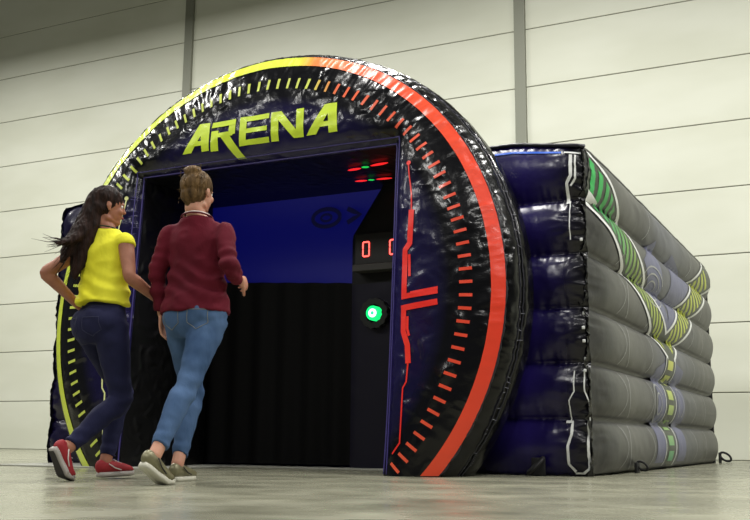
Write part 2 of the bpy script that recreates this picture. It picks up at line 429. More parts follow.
# printed artwork on the right side wall
white_v = mat('white_print', (226, 228, 226), .4); bump(white_v, ART)
dimw_v = mat('grey_line_print', (158, 160, 160), .45)
purp_v = mat('violet_grey_print', (96, 98, 128), .45); bump(purp_v, ART)
band_v = mat('band_print', (52, 60, 50), .42); bump(band_v, ART)
hatch_v = mat('green_hatch_print', (150, 180, 60), .42); bump(hatch_v, ART)
tch = N(hatch_v, 'ShaderNodeTexCoord'); sh = N(hatch_v, 'ShaderNodeSeparateXYZ'); L(hatch_v, tch.outputs['Object'], sh.inputs[0])
mh = N(hatch_v, 'ShaderNodeMapRange'); mh.inputs['From Min'].default_value = .8; mh.inputs['From Max'].default_value = 3.2
L(hatch_v, sh.outputs['Y'], mh.inputs[0]); rh = ramp(hatch_v, mh.outputs[0], [(0, (40, 176, 84)), (.22, (60, 160, 76)), (.5, (128, 158, 66)), (1, (182, 192, 62))])
L(hatch_v, rh.outputs[0], bsdf(hatch_v).inputs['Base Color'])
VT = (9.28, 1.20); VO = (9.33, .93)
LT_in, LT_out = (6.80, 2.262), (6.72, 1.90)      # left arm of the V at the front corner
RT_in, RT_out = (11.75, 2.262), (12.28, 2.06)
bandm = MB(); bandm.quad([LT_out, VO, VT, LT_in], SR, .004, .03); bandm.quad([VO, RT_out, RT_in, VT], SR, .0045, .03)
bandm.obj('v_band', band_v, side)
m = MB()
def lerp(a, b, t): return (a[0]+(b[0]-a[0])*t, a[1]+(b[1]-a[1])*t)
def hatchrow(a0, a1, b0, b1, n, lean, t0=.02, t1=.96):
    for i in range(n):
        t = t0+(t1-t0)*i/n; w = (t1-t0)/n*.54
        lo0, lo1 = lerp(a0, a1, t+lean), lerp(a0, a1, t+w+lean)
        hi0, hi1 = lerp(b0, b1, t), lerp(b0, b1, t+w)
        p = [lerp(lo0, hi0, .14), lerp(lo1, hi1, .14), lerp(lo1, hi1, .86), lerp(lo0, hi0, .86)]
        m.quad(p, SR, .0065, .03)
hatchrow(LT_out, VO, LT_in, VT, 17, .03, .0, .93)
hatchrow(VO, RT_out, VT, RT_in, 16, -.03, .08, .95)
m.obj('green_hatching', hatch_v, side)
m = MB()
for pts in ([LT_in, VT, RT_in], [LT_out, (VO[0]-.14, VO[1]+.04)], [(VO[0]+.16, VO[1]+.04), RT_out]):
    m.strip(pts, .034, SR, .0075, .025)
# strip beneath the V
m.strip([(9.12, .97), (9.03, .62), (8.92, .03)], .022, SR, .007, .02); m.strip([(9.55, .98), (9.51, .62), (9.40, .03)], .022, SR, .007, .02)
m.obj('white_outline', white_v, side)
m = MB(); m.strip([(9.33, 1.0), (9.27, .62), (9.16, .03)], .42, SR, .0055, .02); m.obj('centre_stripe', band_v, side)
m = MB(); seg = mat('stripe_segment_print', (160, 176, 84), .4); bump(seg, ART)
tcs = N(seg, 'ShaderNodeTexCoord'); ss = N(seg, 'ShaderNodeSeparateXYZ'); L(seg, tcs.outputs['Object'], ss.inputs[0])
rs = ramp(seg, ss.outputs['Z'], [(.1, (84, 160, 110)), (.45, (150, 176, 96)), (.9, (196, 200, 84))]); L(seg, rs.outputs[0], bsdf(seg).inputs['Base Color'])
for k in range(7):
    z = .07+k*.133; c = 9.165+(z-.03)*.17
    m.quad([(c-.12, z), (c+.12, z), (c+.135, z+.085), (c-.105, z+.085)], SR, .0072, .02)
m.obj('stripe_segments', seg, side)
m = MB()   # violet-grey panels inside and beside the V
m.quad([(8.3, 1.72), VT, (9.28, 1.30), (8.95, 2.0)], SR, .003, .04)
m.quad([(9.28, 1.3), VT, (10.7, 1.86), (9.7, 2.0)], SR, .0032, .04)
m.quad([(8.55, .06), (8.92, .06), (9.08, .93), (8.75, .85)], SR, .003, .03); m.quad([(9.56, .06), (9.95, .06), (10.0, .9), (9.6, .95)], SR, .003, .03)
m.obj('violet_panels', purp_v, side)
m = MB()
def arc(c, ry, rz, a0, a1, w=.014, n=24):
    m.strip([(c[0]+ry*math.cos(math.radians(a0+(a1-a0)*i/n)), c[1]+rz*math.sin(math.radians(a0+(a1-a0)*i/n))) for i in range(n+1)], w, SR, .0068, .05)
arc((8.75, 1.55), .13, .05, 0, 360); arc((8.75, 1.55), .28, .11, 0, 360); arc((8.75, 1.55), .42, .17, 20, 330)
arc((8.72, .55), .10, .09, 0, 360); arc((8.72, .55), .2, .16, 30, 330); arc((9.78, .58), .13, .14, -60, 240)
for k in range(6):
    for (y, a) in ((7.35, .06), (7.65, -.05), (8.35, .05), (10.5, .05), (11.3, -.04)):
        if k == 5 and y < 8: continue
        z0 = k*TH+.03; ln_ = [(y+k*.03+a*math.sin(PI*j/10)*2, z0+(TH-.06)*j/10) for j in range(11)]
        inb = abs((y-9.3)) * .45 + .95
        if inb-.05 < z0+.15 < inb+.45: continue
        m.strip(ln_, .010, SR, .006, .03, 1)
m.obj('panel_lines', dimw_v, side)
# white circuit trim at the front corner
m = MB()
def SC(a, z, off=0.):
    """wraps from the front face (a<0) round the corner onto the side (a>0)"""
    if a < 0: return SF(XR+a, z, off)
    p = SR(Y1+a, z, off); return p
def cs(pts, w=.022): m.strip(pts, w*.62, SC, .009, .02)
cs([(-.085, 2.20), (-.085, 2.05), (-.115, 2.0), (-.115, 1.86)], .035); cs([(-.055, 2.2), (-.055, 2.03), (-.09, 1.98)], .02); cs([(-.10, 1.88), (-.10, 1.60)], .012)
cs([(-.13, 2.215), (-.02, 2.215)], .02)
for x0 in (-.135, .0):
    sg_ = 1 if x0 < -.05 else -1
    def cx_(v): return (min(-.002, x0+v*sg_) if True else 0)
    cs([(min(-.012, x0+.035*sg_), .70), (min(-.012, x0+.035*sg_), .56), (min(-.012, x0), .50), (min(-.012, x0), .36)], .014)
cs([(-.17, .36), (-.125, .36), (-.125, .28), (-.15, .2), (-.15, .08), (-.11, .03)], .03)
cs([(-.02, .36), (-.02, .05), (-.06, .02)], .026); cs([(-.115, .02), (-.05, .02)], .02)
m.obj('white_corner_print', white_v, arena)
m = MB()
for z in (.70, .78, .90, .99, 1.09, 1.60): m.bbox(XR-.04, XR-.02, SF(XR-.03, z).y-.012, SF(XR-.03, z).y, z-.011, z+.011, .004)
m.obj('white_corner_dots', white_v, arena)
m = MB(); m.strip([(7.0, 1.905), (6.92, 1.915), (6.76, 1.93)], lambda t: .02+.06*t, SR, .012, .02); m.obj('white_arrow_print', white_v, arena)
blu = vinyl('blue_line_print_glint', (60, 110, 230), .25, ART)  # printed blue line, with the reflected edge highlight painted into it
m = MB(); m.strip([(-2.35, 2.215), (-1.86, 2.215)], .014, SF, .006); m.obj('blue_edge_print_glint', blu, arena)

# anchor straps
strapm = mat('black_webbing', (16, 16, 18), .7)
def strap(x, y, ax, ay, big=1):
    m = MB(); pts = []
    for i in range(20):
        a = 2*PI*i/20
        pts.append(Vector((x+(ax*.5+.0)*.12*big*(1-math.cos(a))-ay*0+(-ay)*.05*big*math.sin(a), y+ay*.06*big*(1-math.cos(a))+ax*.0, .02+.05*big*(1+math.sin(a+.5)))))
    m.tube(pts, .013*big, 8, closed=True)
    m.bbox(x-.035*abs(ay)-.012, x+.035*abs(ay)+.012, y-.035*abs(ax)-.012, y+.035*abs(ax)+.012, .0, .12*big, .006)
    m.obj('anchor_strap', strapm, arena)
strap(-2.05, Y1-.07, 0, -1, 1.0); strap(XR+.07, 7.75, 1, 0, .65); strap(XR+.06, 12.3, 1, 0, 1.)
gs = mat('ground_sheet_vinyl', (160, 160, 150), .5)
m = MB(); m.bbox(XL+.15, -4.7, YA-.06, Y2-.2, 0.0, .012, .003); m.bbox(-4.72, XR-.08, 6.9, Y2-.2, 0, .0118, .003); m.obj('ground_sheet', gs, arena)

# vestibule behind the arch -----------------------------------------------------
YP = 7.1
dark = vinyl('dark_inner_vinyl', (4, 4, 7), .45, [((1, 1, 1), 4, 3, .2, .04, 'ridge')], .3)
darkn = vinyl('dark_navy_inner_vinyl', (13, 10, 30), .4, [((1, 1, 1), 4, 3, .2, .04, 'ridge')], .3)
curtm = mat('black_curtain', (2, 2, 3), .8, spec=.2)
m = MB()
m.grid(lambda u, v: Vector((-3.73+.85*u, YP-.03*math.sin(PI*u)**.5, 1.46*v)), 20, 20); m.obj('inner_panel', darkn, arena)
m = MB()
def cut(z): return -3.73 if z < 1.86 else -3.73+(z-1.86)*.68
m.grid(lambda u, v: (lambda z: Vector((cut(z)+(-2.85-cut(z))*u, YP-.02*math.sin(PI*u)**.5, z)))(1.44+.86*v), 20, 20); m.obj('inner_panel', dark, arena)
m = MB()
m.grid(lambda u, v: Vector((-5.25+1.53*u, YP+.02+.025*math.sin(u*40)*(1-v*.5), .03+(1.55-.10*u)*v)), 120, 12); m.obj('entrance_curtain', curtm, arena)
m = MB(); m.box(OXL-.3, OXR+.3, Y1+.0, 7.25, 2.262, 2.272); m.box(OXL-.2, OXL-.15, Y1, 7.2, 0, 2.265); m.box(OXR+.05, OXR+.1, Y1, 7.2, 0, 2.265); m.obj('tunnel_lining', dark, arena, smooth=False)
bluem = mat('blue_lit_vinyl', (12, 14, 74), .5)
bsdf(bluem).inputs['Emission Color'].default_value = lin((22, 26, 150)); bsdf(bluem).inputs['Emission Strength'].default_value = .2  # weak emission stands in for blue light falling on the panel
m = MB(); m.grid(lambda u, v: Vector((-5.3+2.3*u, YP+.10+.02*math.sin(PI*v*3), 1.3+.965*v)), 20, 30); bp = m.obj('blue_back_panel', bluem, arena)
embl = mat('dark_blue_print', (8, 10, 52), .6); bsdf(embl).inputs['Emission Color'].default_value = lin((12, 14, 84)); bsdf(embl).inputs['Emission Strength'].default_value = .14  # faint emission carries the same blue light onto the print
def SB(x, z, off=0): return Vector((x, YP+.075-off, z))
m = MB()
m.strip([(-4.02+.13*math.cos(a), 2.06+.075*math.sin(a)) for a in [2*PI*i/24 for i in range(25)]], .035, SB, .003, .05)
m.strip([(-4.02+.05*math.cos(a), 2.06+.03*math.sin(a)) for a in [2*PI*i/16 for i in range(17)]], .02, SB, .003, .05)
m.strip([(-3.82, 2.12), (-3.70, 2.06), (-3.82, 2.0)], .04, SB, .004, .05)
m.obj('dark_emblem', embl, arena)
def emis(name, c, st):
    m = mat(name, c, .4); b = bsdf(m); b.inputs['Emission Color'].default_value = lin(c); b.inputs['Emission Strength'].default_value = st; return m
eR, eG = emis('red_led_reflection', (255, 40, 40), 1.0), emis('green_led_reflection', (40, 220, 90), .8)  # emissive streaks drawn as red and green LED reflections under the reveal
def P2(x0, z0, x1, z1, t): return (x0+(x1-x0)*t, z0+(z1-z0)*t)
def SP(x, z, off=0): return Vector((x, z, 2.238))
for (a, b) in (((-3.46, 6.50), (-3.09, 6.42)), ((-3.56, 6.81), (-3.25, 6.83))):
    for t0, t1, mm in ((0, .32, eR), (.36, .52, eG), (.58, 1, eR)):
        m = MB(); p, q_ = P2(*a, *b, t0), P2(*a, *b, t1); m.strip([p, q_], lambda t: .05*math.sin(PI*(.1+.8*t))+.004, SP, .01, .02); m.obj('led_reflection', mm, arena)

# scoreboard -------------------------------------------------------------------
sb = empty('digital_scoreboard', (-3.36, YP-.07, 1.56))
tag(sb, 'black electronic scoreboard with glowing red zeros inside the arch above the green button', 'scoreboard')
casem = mat('scoreboard_case', (12, 12, 13), .45); shelfm = mat('scoreboard_ledge', (58, 56, 54), .6)
m = MB(); m.bbox(-3.66, -3.0, YP-.10, YP-.02, 1.60, 1.86, .01); m.obj('housing', casem, sb, smooth=False)
m = MB(); m.bbox(-3.66, -3.0, YP-.14, YP-.02, 1.545, 1.60, .006); m.obj('ledge', shelfm, sb, smooth=False)
segm = emis('digit_segment', (255, 70, 62), 5.); segoff = mat('digit_window', (26, 6, 7), .3)
def digit(cx, cz, w, h):
    m = MB(); y = YP-.106; b = .011
    def bar(x0, z0, x1, z1):
        d = Vector((x1-x0, 0, z1-z0)); n = Vector((-d.z, 0, d.x)).normalized()*b/2; e = d.normalized()*b/2
        A = Vector((x0, y, z0)); B = Vector((x1, y, z1))
        m.add([A, A+e+n, B-e+n, B, B-e-n, A+e-n], [(0, 1, 2, 3, 4, 5)])
    x0, x1, z0, z1 = cx-w/2, cx+w/2, cz-h/2, cz+h/2
    for seg_ in ((x0, z0, x1, z0), (x0, z1, x1, z1), (x0, z0, x0, cz), (x0, cz, x0, z1), (x1, z0, x1, cz), (x1, cz, x1, z1)): bar(*seg_)
    m.obj('digit', segm, sb, smooth=False)
digit(-3.553, 1.725, .055, .115); digit(-3.315, 1.725, .055, .115)
# button -----------------------------------------------------------------------
bt = empty('push_button', (-3.49, YP-.03, 1.21))
tag(bt, 'round glowing green button in a dark ribbed ring below the scoreboard', 'button')
def disc(m, cx, cz, r0, r1, y0, y1, n=32, teeth=0):
    def R(a, r): return r*(1+(.07 if teeth and int(a/(2*PI)*teeth*2) % 2 else 0))
    m.grid(lambda u, v: (lambda a: Vector((cx+R(a, r0+(r1-r0)*min(1, v*2))*math.cos(a), y0+(y1-y0)*max(0, v*2-1), cz+R(a, r0+(r1-r0)*min(1, v*2))*math.sin(a))))(2*PI*u), n, 2, closeu=True)
ringm = mat('button_ring', (26, 28, 28), .35)
m = MB(); disc(m, -3.49, 1.21, .07, .115, YP-.09, YP-.02, 48, 12); m.obj('ribbed_ring', ringm, bt, smooth=False)
capm = emis('green_cap', (20, 220, 110), 1.6); cent = emis('cap_centre', (190, 255, 220), 2.6)
m = MB(); disc(m, -3.49, 1.21, .0, .058, YP-.105, YP-.03); m.obj('lit_cap', capm, bt)
m = MB(); disc(m, -3.49, 1.21, .014, .034, YP-.112, YP-.1); m.obj('bright_centre', cent, bt)

# ------------------------------------------------------------------ people
def loft(secs, capr=True, n=18, side=Vector((1, 0, 0)), mb=None):
    """secs: (pos, a, b) ellipse half sizes: a along side, b along tangent x side"""
    P = [Vector(x[0]) for x in secs]; rings = []
    for i, (p, a, b) in enumerate(secs):
        p = P[i]; t = (P[min(i+1, len(P)-1)]-P[max(i-1, 0)]).normalized()
        sd = (side-t*side.dot(t))
        if sd.length < .05: sd = t.orthogonal()
        sd.normalize(); w = t.cross(sd)
        rings.append((p, t, sd, w, a, b))
    full = []
    if capr:
        p, t, sd, w, a, b = rings[0]; m_ = min(a, b)
        for q_ in (.97, .8, .5): full.append((p-t*m_*q_, t, sd, w, a*math.sqrt(1-q_*q_), b*math.sqrt(1-q_*q_)))
    full += rings
    if capr:
        p, t, sd, w, a, b = rings[-1]; m_ = min(a, b)
        for q_ in (.5, .8, .97): full.append((p+t*m_*q_, t, sd, w, a*math.sqrt(1-q_*q_), b*math.sqrt(1-q_*q_)))
    vs = [p+sd*a*math.cos(2*PI*k/n)+w*b*math.sin(2*PI*k/n) for (p, t, sd, w, a, b) in full for k in range(n)]
    fs = [(i*n+k, i*n+(k+1) % n, (i+1)*n+(k+1) % n, (i+1)*n+k) for i in range(len(full)-1) for k in range(n)]
    fs.append(tuple(range(n))[::-1]); fs.append(tuple((len(full)-1)*n+k for k in range(n)))
    mb.add(vs, fs)
def smoothsecs(secs, k=4):
    out = []
    for i in range(len(secs)-1):
        a = secs[max(i-1, 0)]; b = secs[i]; c = secs[i+1]; d = secs[min(i+2, len(secs)-1)]
        for j in range(k):
            t = j/k
            def cr(p0, p1, p2, p3): return .5*((2*p1)+(p2-p0)*t+(2*p0-5*p1+4*p2-p3)*t*t+(-p0+3*p1-3*p2+p3)*t**3)
            out.append((cr(Vector(a[0]), Vector(b[0]), Vector(c[0]), Vector(d[0])), cr(a[1], b[1], c[1], d[1]), cr(a[2], b[2], c[2], d[2])))
    out.append((Vector(secs[-1][0]), secs[-1][1], secs[-1][2])); return out
def ball(mb, c, r, rot=None):
    bm = bmesh.new(); bmesh.ops.create_icosphere(bm, subdivisions=3, radius=1)
    for v in bm.verts:
        q_ = Vector((v.co.x*r[0], v.co.y*r[1], v.co.z*r[2]))
        if rot is not None: q_ = rot @ q_
        v.co = q_+Vector(c)
    bm.verts.index_update(); mb.add([v.co.copy() for v in bm.verts], [[v.index for v in f.verts] for f in bm.faces]); bm.free()
def volume(name, mb, m, parent, voxel=.007, smooth=4, disp=None):
    me = bpy.data.meshes.new('tmp'); me.from_pydata(mb.v, [], mb.f); me.update()
    bm = bmesh.new(); bm.from_mesh(me); bmesh.ops.recalc_face_normals(bm, faces=bm.faces[:]); bm.to_mesh(me); bm.free()
    o = bpy.data.objects.new(name, me); C.objects.link(o)
    r = o.modifiers.new('r', 'REMESH'); r.mode = 'VOXEL'; r.voxel_size = voxel; r.use_smooth_shade = True
    if smooth:
        q_ = o.modifiers.new('s', 'SMOOTH'); q_.factor = .5; q_.iterations = smooth
    dg = bpy.context.evaluated_depsgraph_get(); ev = o.evaluated_get(dg)
    me2 = bpy.data.meshes.new_from_object(ev); o.modifiers.clear(); o.data = me2
    me2.name = name; me2.materials.clear(); me2.materials.append(m)
    if disp:
        nrm = [v.normal.copy() for v in me2.vertices]
        for v, n_ in zip(me2.vertices, nrm): v.co += n_*disp(v.co)
    me2.polygons.foreach_set('use_smooth', [True]*len(me2.polygons)); me2.update()
    o.parent = parent; return o
def ik(a, c, l1, l2, hint):
    a, c = Vector(a), Vector(c); d = c-a; D = min(d.length, (l1+l2)*.998); t = d.normalized()
    c = a+t*D if d.length > D else c
    x = (l1*l1-l2*l2+D*D)/(2*D); h = math.sqrt(max(0, l1*l1-x*x))
    n = Vector(hint)-t*Vector(hint).dot(t); n.normalize(); return a+t*x+n*h

def foot_frame(toe, yaw, pitch, toebend, s):
    """toe: tip position on the floor; returns toe, ball, heel, ankle plus direction axes"""
    f = Vector((math.sin(yaw), math.cos(yaw), 0)); upv = Vector((0, 0, 1))
    toe = Vector(toe); d1 = (f*math.cos(toebend)-upv*math.sin(toebend))       # ball -> toe
    ballp = toe-d1*.075*s
    d2 = (f*math.cos(pitch)-upv*math.sin(pitch)); n2 = (upv*math.cos(pitch)+f*math.sin(pitch))
    heel = ballp-d2*.165*s
    ankle = heel+d2*.045*s+n2*.085*s
    return dict(toe=toe, ball=ballp, heel=heel, ankle=ankle, d1=d1, d2=d2, n2=n2, n1=(upv*math.cos(toebend)+f*math.sin(toebend)), side=Vector((math.cos(yaw), -math.sin(yaw), 0)))

def shoe(parent, ff, s, upm, solem, accm, low=True, treadm=None):
    toe, bl, heel, n1, n2, d1, d2, sd = (ff[k] for k in ('toe', 'ball', 'heel', 'n1', 'n2', 'd1', 'd2', 'side'))
    sh = .022*s
    m = MB()
    secs = [(heel+n2*(sh+.035*s)+d2*.012*s, .031*s, .040*s), (heel+n2*(sh+.034*s)+d2*.05*s, .036*s, .040*s), (heel+n2*(sh+.028*s)+d2*.10*s, .038*s, .034*s),
            (bl+n2*(sh+.020*s), .044*s, .027*s), (toe+n1*(sh+.013*s)-d1*.035*s, .040*s, .020*s), (toe+n1*(sh+.010*s)-d1*.018*s, .028*s, .014*s)]
    loft(smoothsecs(secs, 3), True, 18, sd, m)
    up_ = volume('shoe', m, upm, parent, .005, 3)
    def outline(t):   # half width along length
        return [.024, .031, .034, .034, .036, .042, .047, .044, .034, .016][min(9, int(t))]*s
    K = 20; W = []; path = []
    for i in range(K+1):
        t = i/K
        if t < .69: p = heel.lerp(bl, t/.69); n = n2
        else: p = bl.lerp(toe, (t-.69)/.31); n = n1
        wd = .046*s*(math.sin(PI*min(1, max(.0, (t*.93+.05))))**.42)*(1-.22*math.exp(-((t-.32)/.18)**2))
        path.append((p, n)); W.append(wd)
    m = MB(); vs = []
    for (p, n), wd in zip(path, W):
        for (a, h) in ((-1, 0), (-1.03, sh*.6), (-.97, sh*1.15), (.97, sh*1.15), (1.03, sh*.6), (1, 0)): vs.append(p+sd*wd*a+n*h)
    fs = [(i*6+k, i*6+(k+1) % 6, (i+1)*6+(k+1) % 6, (i+1)*6+k) for i in range(K) for k in range(6)]+[tuple(range(6))[::-1], tuple(K*6+k for k in range(6))]
    m.add(vs, fs); sole = m.obj('sole', solem, up_, world=False)
    if treadm:
        m = MB(); vs = []
        for (p, n), wd in list(zip(path, W))[1:-1]:
            vs += [p-sd*wd*.8-n*.004, p+sd*wd*.8-n*.004]
        m.add(vs, [(2*i, 2*i+1, 2*i+3, 2*i+2) for i in range(K-2)]); m.obj('tread', treadm, sole, world=False)
    m = MB()    # laces and side flash
    for j in range(4):
        c = heel.lerp(bl, .62+.12*j)+n2*(sh+(.064-.008*j)*s)
        m.tube([c-sd*.020*s, c+n2*.005, c+sd*.020*s], .0025, 6)
    for sgn in (-1, 1):
        c0 = heel.lerp(bl, .25)+n2*(sh+.05*s)+sd*sgn*.040*s; c1 = heel.lerp(bl, .75)+n2*(sh+.012*s)+sd*sgn*.046*s
        m.tube([c0, (c0+c1)/2-n2*.006, c1], .0032, 6)
    m.obj('laces_and_trim', accm, up_, world=False)
    return up_

def hand(mb, wrist, d, pn, s, curl, thumb):
    """wrist pos, d hand direction, pn palm normal (towards palm side), thumb = side sign"""
    d = Vector(d).normalized(); pn = Vector(pn); pn = (pn-d*pn.dot(d)).normalized(); sd = d.cross(pn).normalized()*thumb
    w = Vector(wrist)
    loft([(w-d*.01, .024*s, .018*s), (w+d*.03*s, .034*s, .015*s), (w+d*.06*s, .039*s, .014*s), (w+d*.085*s, .038*s, .011*s)], True, 14, sd, mb)
    for j, (off, ln_) in enumerate(((.029, .070), (.010, .078), (-.010, .072), (-.029, .056))):
        p = w+d*.085*s+sd*off*s; dirn = (d+sd*off*2.2).normalized(); ang = 0; pts = [(p-dirn*.012, .0085*s, .0085*s)]
        for q_, fr in enumerate((.42, .33, .25)):
            ang += curl*(1+.12*j)
            dd = dirn*math.cos(ang)+pn*math.sin(ang); p = p+dd*ln_*fr*s; rr_ = (.0085-.0012*q_)*s
            pts.append((p, rr_, rr_))
        loft(pts, True, 10, sd, mb)
    p = w+d*.028*s+sd*.028*s; pts = [(p, .011*s, .011*s)]
    for q_, a in enumerate((.7, .45, .3)):
        dd = (d*math.cos(a)+sd*math.sin(a)+pn*.35).normalized(); p = p+dd*(.030-.003*q_)*s; pts.append((p, (.0105-.001*q_)*s, (.0105-.001*q_)*s))
    loft(pts, True, 10, pn, mb)

def cloth(name, rgb, rough=.85, fold=.3, weave=260, c2=None):
    m = mat(name, rgb, rough, spec=.2)
    if c2: mottle(m, rgb, c2, 5, 4, (1, 1, .5), .35, .68)
    bump(m, [((1, 1, .5), 9, 4, fold, .03, 'n'), ((1, 1, 1), weave, 2, .12, .002, 'n')]); return m
skin = mat('skin', (190, 140, 118), .5, spec=.35); bsdf(skin).inputs['Subsurface Weight'].default_value = .08
mottle(skin, (184, 132, 110), (198, 148, 124), 12, 3)
skin2 = mat('tanned_skin', (160, 108, 86), .5, spec=.35); mottle(skin2, (150, 98, 78), (170, 116, 92), 12, 3)
eyem = mat('eye_white', (225, 222, 215), .2); irism = mat('iris', (50, 36, 26), .2)
lipm = mat('lips', (160, 84, 80), .4)

def person(cfg):
    s = cfg['s']; root = empty('person', cfg['loc'], cfg['rz']); tag(root, cfg['label'], 'person')
    lean = cfg['lean']; tw = cfg['twist']; dz = cfg['dz']
    def T3(x, y, z):        # torso frame: lean forward + twist of the shoulders, metres for a 1.68 m figure
        z *= 1; k = max(0, min(1, (z-.9)/.45)); a = tw*k
        X = x*math.cos(a)-y*math.sin(a); Y = x*math.sin(a)+y*math.cos(a)
        return Vector((X+cfg.get('tilt', 0)*(z-.9), Y+lean*(z-.9), z+dz))*s
    F_ = {}
    for sgn, key in ((1, 'R'), (-1, 'L')):
        c = cfg['foot'+key]; F_[key] = foot_frame(c['toe'], c['yaw'], c['pitch'], c['bend'], s)
    hips = {1: T3(.088, 0, .87), -1: T3(-.088, 0, .87)}
    ank = {1: F_['R']['ankle'], -1: F_['L']['ankle']}
    knee = {g: ik(hips[g], ank[g], .43*s, .41*s, (g*.08, 1, 0)) for g in (1, -1)}
    sho = {g: T3(g*.158, -.005, 1.355) for g in (1, -1)}
    elb = {1: Vector(cfg['elbR'])*s, -1: Vector(cfg['elbL'])*s}; wri = {1: Vector(cfg['wriR'])*s, -1: Vector(cfg['wriL'])*s}
    side = (T3(1, 0, 1.4)-T3(0, 0, 1.4)).normalized(); sideP = Vector((1, 0, 0))
    def torso(g, top=1.42, bot=.80):
        prof = [(.80, .140, .100, 0), (.87, .168, .118, -.012), (.93, .152, .106, -.010), (1.0, .132, .092, 0), (1.07, .124, .088, .004), (1.15, .128, .092, .008), (1.23, .138, .104, .010), (1.30, .146, .104, .006), (1.355, .142, .085, -.004), (1.40, .100, .068, -.008), (1.43, .070, .056, -.006)]
        return [(T3(0, y, z), (a+g)*s, (b+g)*s) for z, a, b, y in prof if bot <= z <= top]
    # continuous body
    mb = MB()
    loft(smoothsecs(torso(0, 1.44, .86)), False, 28, side, mb)
    hd = cfg['head']; hyaw = hd['yaw']; hc = T3(0, .035+hd.get('fwd', 0), 1.575)
    Rh = Matrix.Rotation(-hyaw, 3, 'Z') @ Matrix.Rotation(hd.get('pitch', 0), 3, 'X')
    def Hp(x, y, z): return hc+Rh @ (Vector((x, y, z))*s)
    loft(smoothsecs([(T3(0, -.004, 1.39), .062*s, .056*s), (T3(0, .0, 1.44), .050*s, .050*s), (Hp(0, -.028, -.10), .050*s, .052*s), (Hp(0, -.015, -.05), .052*s, .055*s)]), True, 20, side, mb)
    ball(mb, Hp(0, -.008, .022), (.074*s, .094*s, .088*s), Rh)                 # cranium
    ball(mb, Hp(0, .022, -.035), (.058*s, .066*s, .075*s), Rh)                # face
    ball(mb, Hp(0, .055, -.088), (.026*s, .026*s, .022*s), Rh)                # chin
    for g in (1, -1):
        ball(mb, Hp(g*.034, .060, -.030), (.024*s, .022*s, .022*s), Rh)       # cheek
        loft([(Hp(g*.048, -.005, -.075), .014*s, .016*s), (Hp(g*.022, .052, -.09), .012*s, .014*s)], True, 10, side, mb)   # jaw
        loft([(Hp(g*.030, .078, .018), .012*s, .007*s), (Hp(g*.010, .084, .016), .011*s, .007*s)], True, 8, side, mb)      # brow
        e0 = MB()
        loft([(Hp(g*.076, -.012, .010), .007*s, .014*s), (Hp(g*.080, -.012, -.010), .007*s, .017*s), (Hp(g*.076, -.006, -.034), .006*s, .010*s)], True, 10, Rh @ Vector((1, 0, 0)), mb)
    loft([(Hp(0, .086, .012), .007*s, .007*s), (Hp(0, .094, -.012), .008*s, .008*s), (Hp(0, .099, -.024), .011*s, .009*s)], True, 10, side, mb)
    for g in (1, -1):
        E, W = elb[g], wri[g]; S0 = sho[g]
        loft(smoothsecs([(T3(g*.09, -.003, 1.348), .046*s, .046*s), (S0+Vector((0, 0, -.010*s)), .048*s, .048*s), (S0.lerp(E, .3), .044*s, .045*s), (S0.lerp(E, .75), .038*s, .040*s), (E, .035*s, .036*s), (E.lerp(W, .25), .037*s, .037*s), (E.lerp(W, .65), .030*s, .030*s), (W, .022*s, .026*s)]), True, 16, sideP, mb)
        hc_ = cfg['hand'+('R' if g > 0 else 'L')]
        hand(mb, W, hc_['d'], hc_['pn'], s, hc_['curl'], hc_['t'])
        H_, K_, A_ = hips[g], knee[g], ank[g]
        loft(smoothsecs([(H_-Vector((0, 0, .02*s)), .072*s, .078*s), (H_.lerp(K_, .3), .076*s, .080*s), (H_.lerp(K_, .75), .058*s, .060*s), (K_, .050*s, .052*s), (K_.lerp(A_, .3)-Vector((0, .012*s, 0)), .050*s, .054*s), (K_.lerp(A_, .7), .036*s, .038*s), (A_, .032*s, .036*s)]), True, 18, sideP, mb)
        ff = F_['R' if g > 0 else 'L']
        loft([(ff['heel']+ff['n2']*.05*s+ff['d2']*.02*s, .026*s, .028*s), (ff['heel'].lerp(ff['ball'], .6)+ff['n2']*.045*s, .028*s, .022*s), (ff['ball']+ff['n1']*.038*s, .030*s, .014*s)], True, 12, ff['side'], mb)
        loft([(A_+Vector((0, 0, .01)), .030*s, .034*s), (ff['heel']+ff['n2']*.05*s+ff['d2']*.045*s, .028*s, .034*s)], True, 12, ff['side'], mb)
    volume('body', mb, cfg['skin'], root, .0055, 3)
    for g in (1, -1):
        m = MB(); ball(m, Hp(g*.030, .0690, .002), (.0120*s,)*3); ey = m.obj('eye', eyem, root, world=False)
        m = MB(); ball(m, Hp(g*.030, .0788, .002), (.0060*s, .0035*s, .0060*s), Rh); m.obj('iris', irism, ey, world=False)
    m = MB(); loft([(Hp(-.020, .078, -.058), .003*s, .003*s), (Hp(0, .089, -.056), .008*s, .008*s), (Hp(.020, .078, -.058), .003*s, .003*s)], True, 10, Vector((0, 0, 1)), m); m.obj('lips', lipm, root, world=False)
    # trousers
    g0 = .013; jm = MB()
    tor = [(T3(0, y, z), (a+g0)*s, (b+g0)*s) for z, a, b, y in [(.79, .125, .098, 0), (.84, .158, .122, -.014), (.89, .172, .128, -.020), (.94, .152, .102, -.006), (cfg['waist'], .128, .082, 0)]]
    loft(smoothsecs(tor), False, 28, sideP, jm)
    ball(jm, T3(0, -.01, .83), (.11*s, .10*s, .07*s))
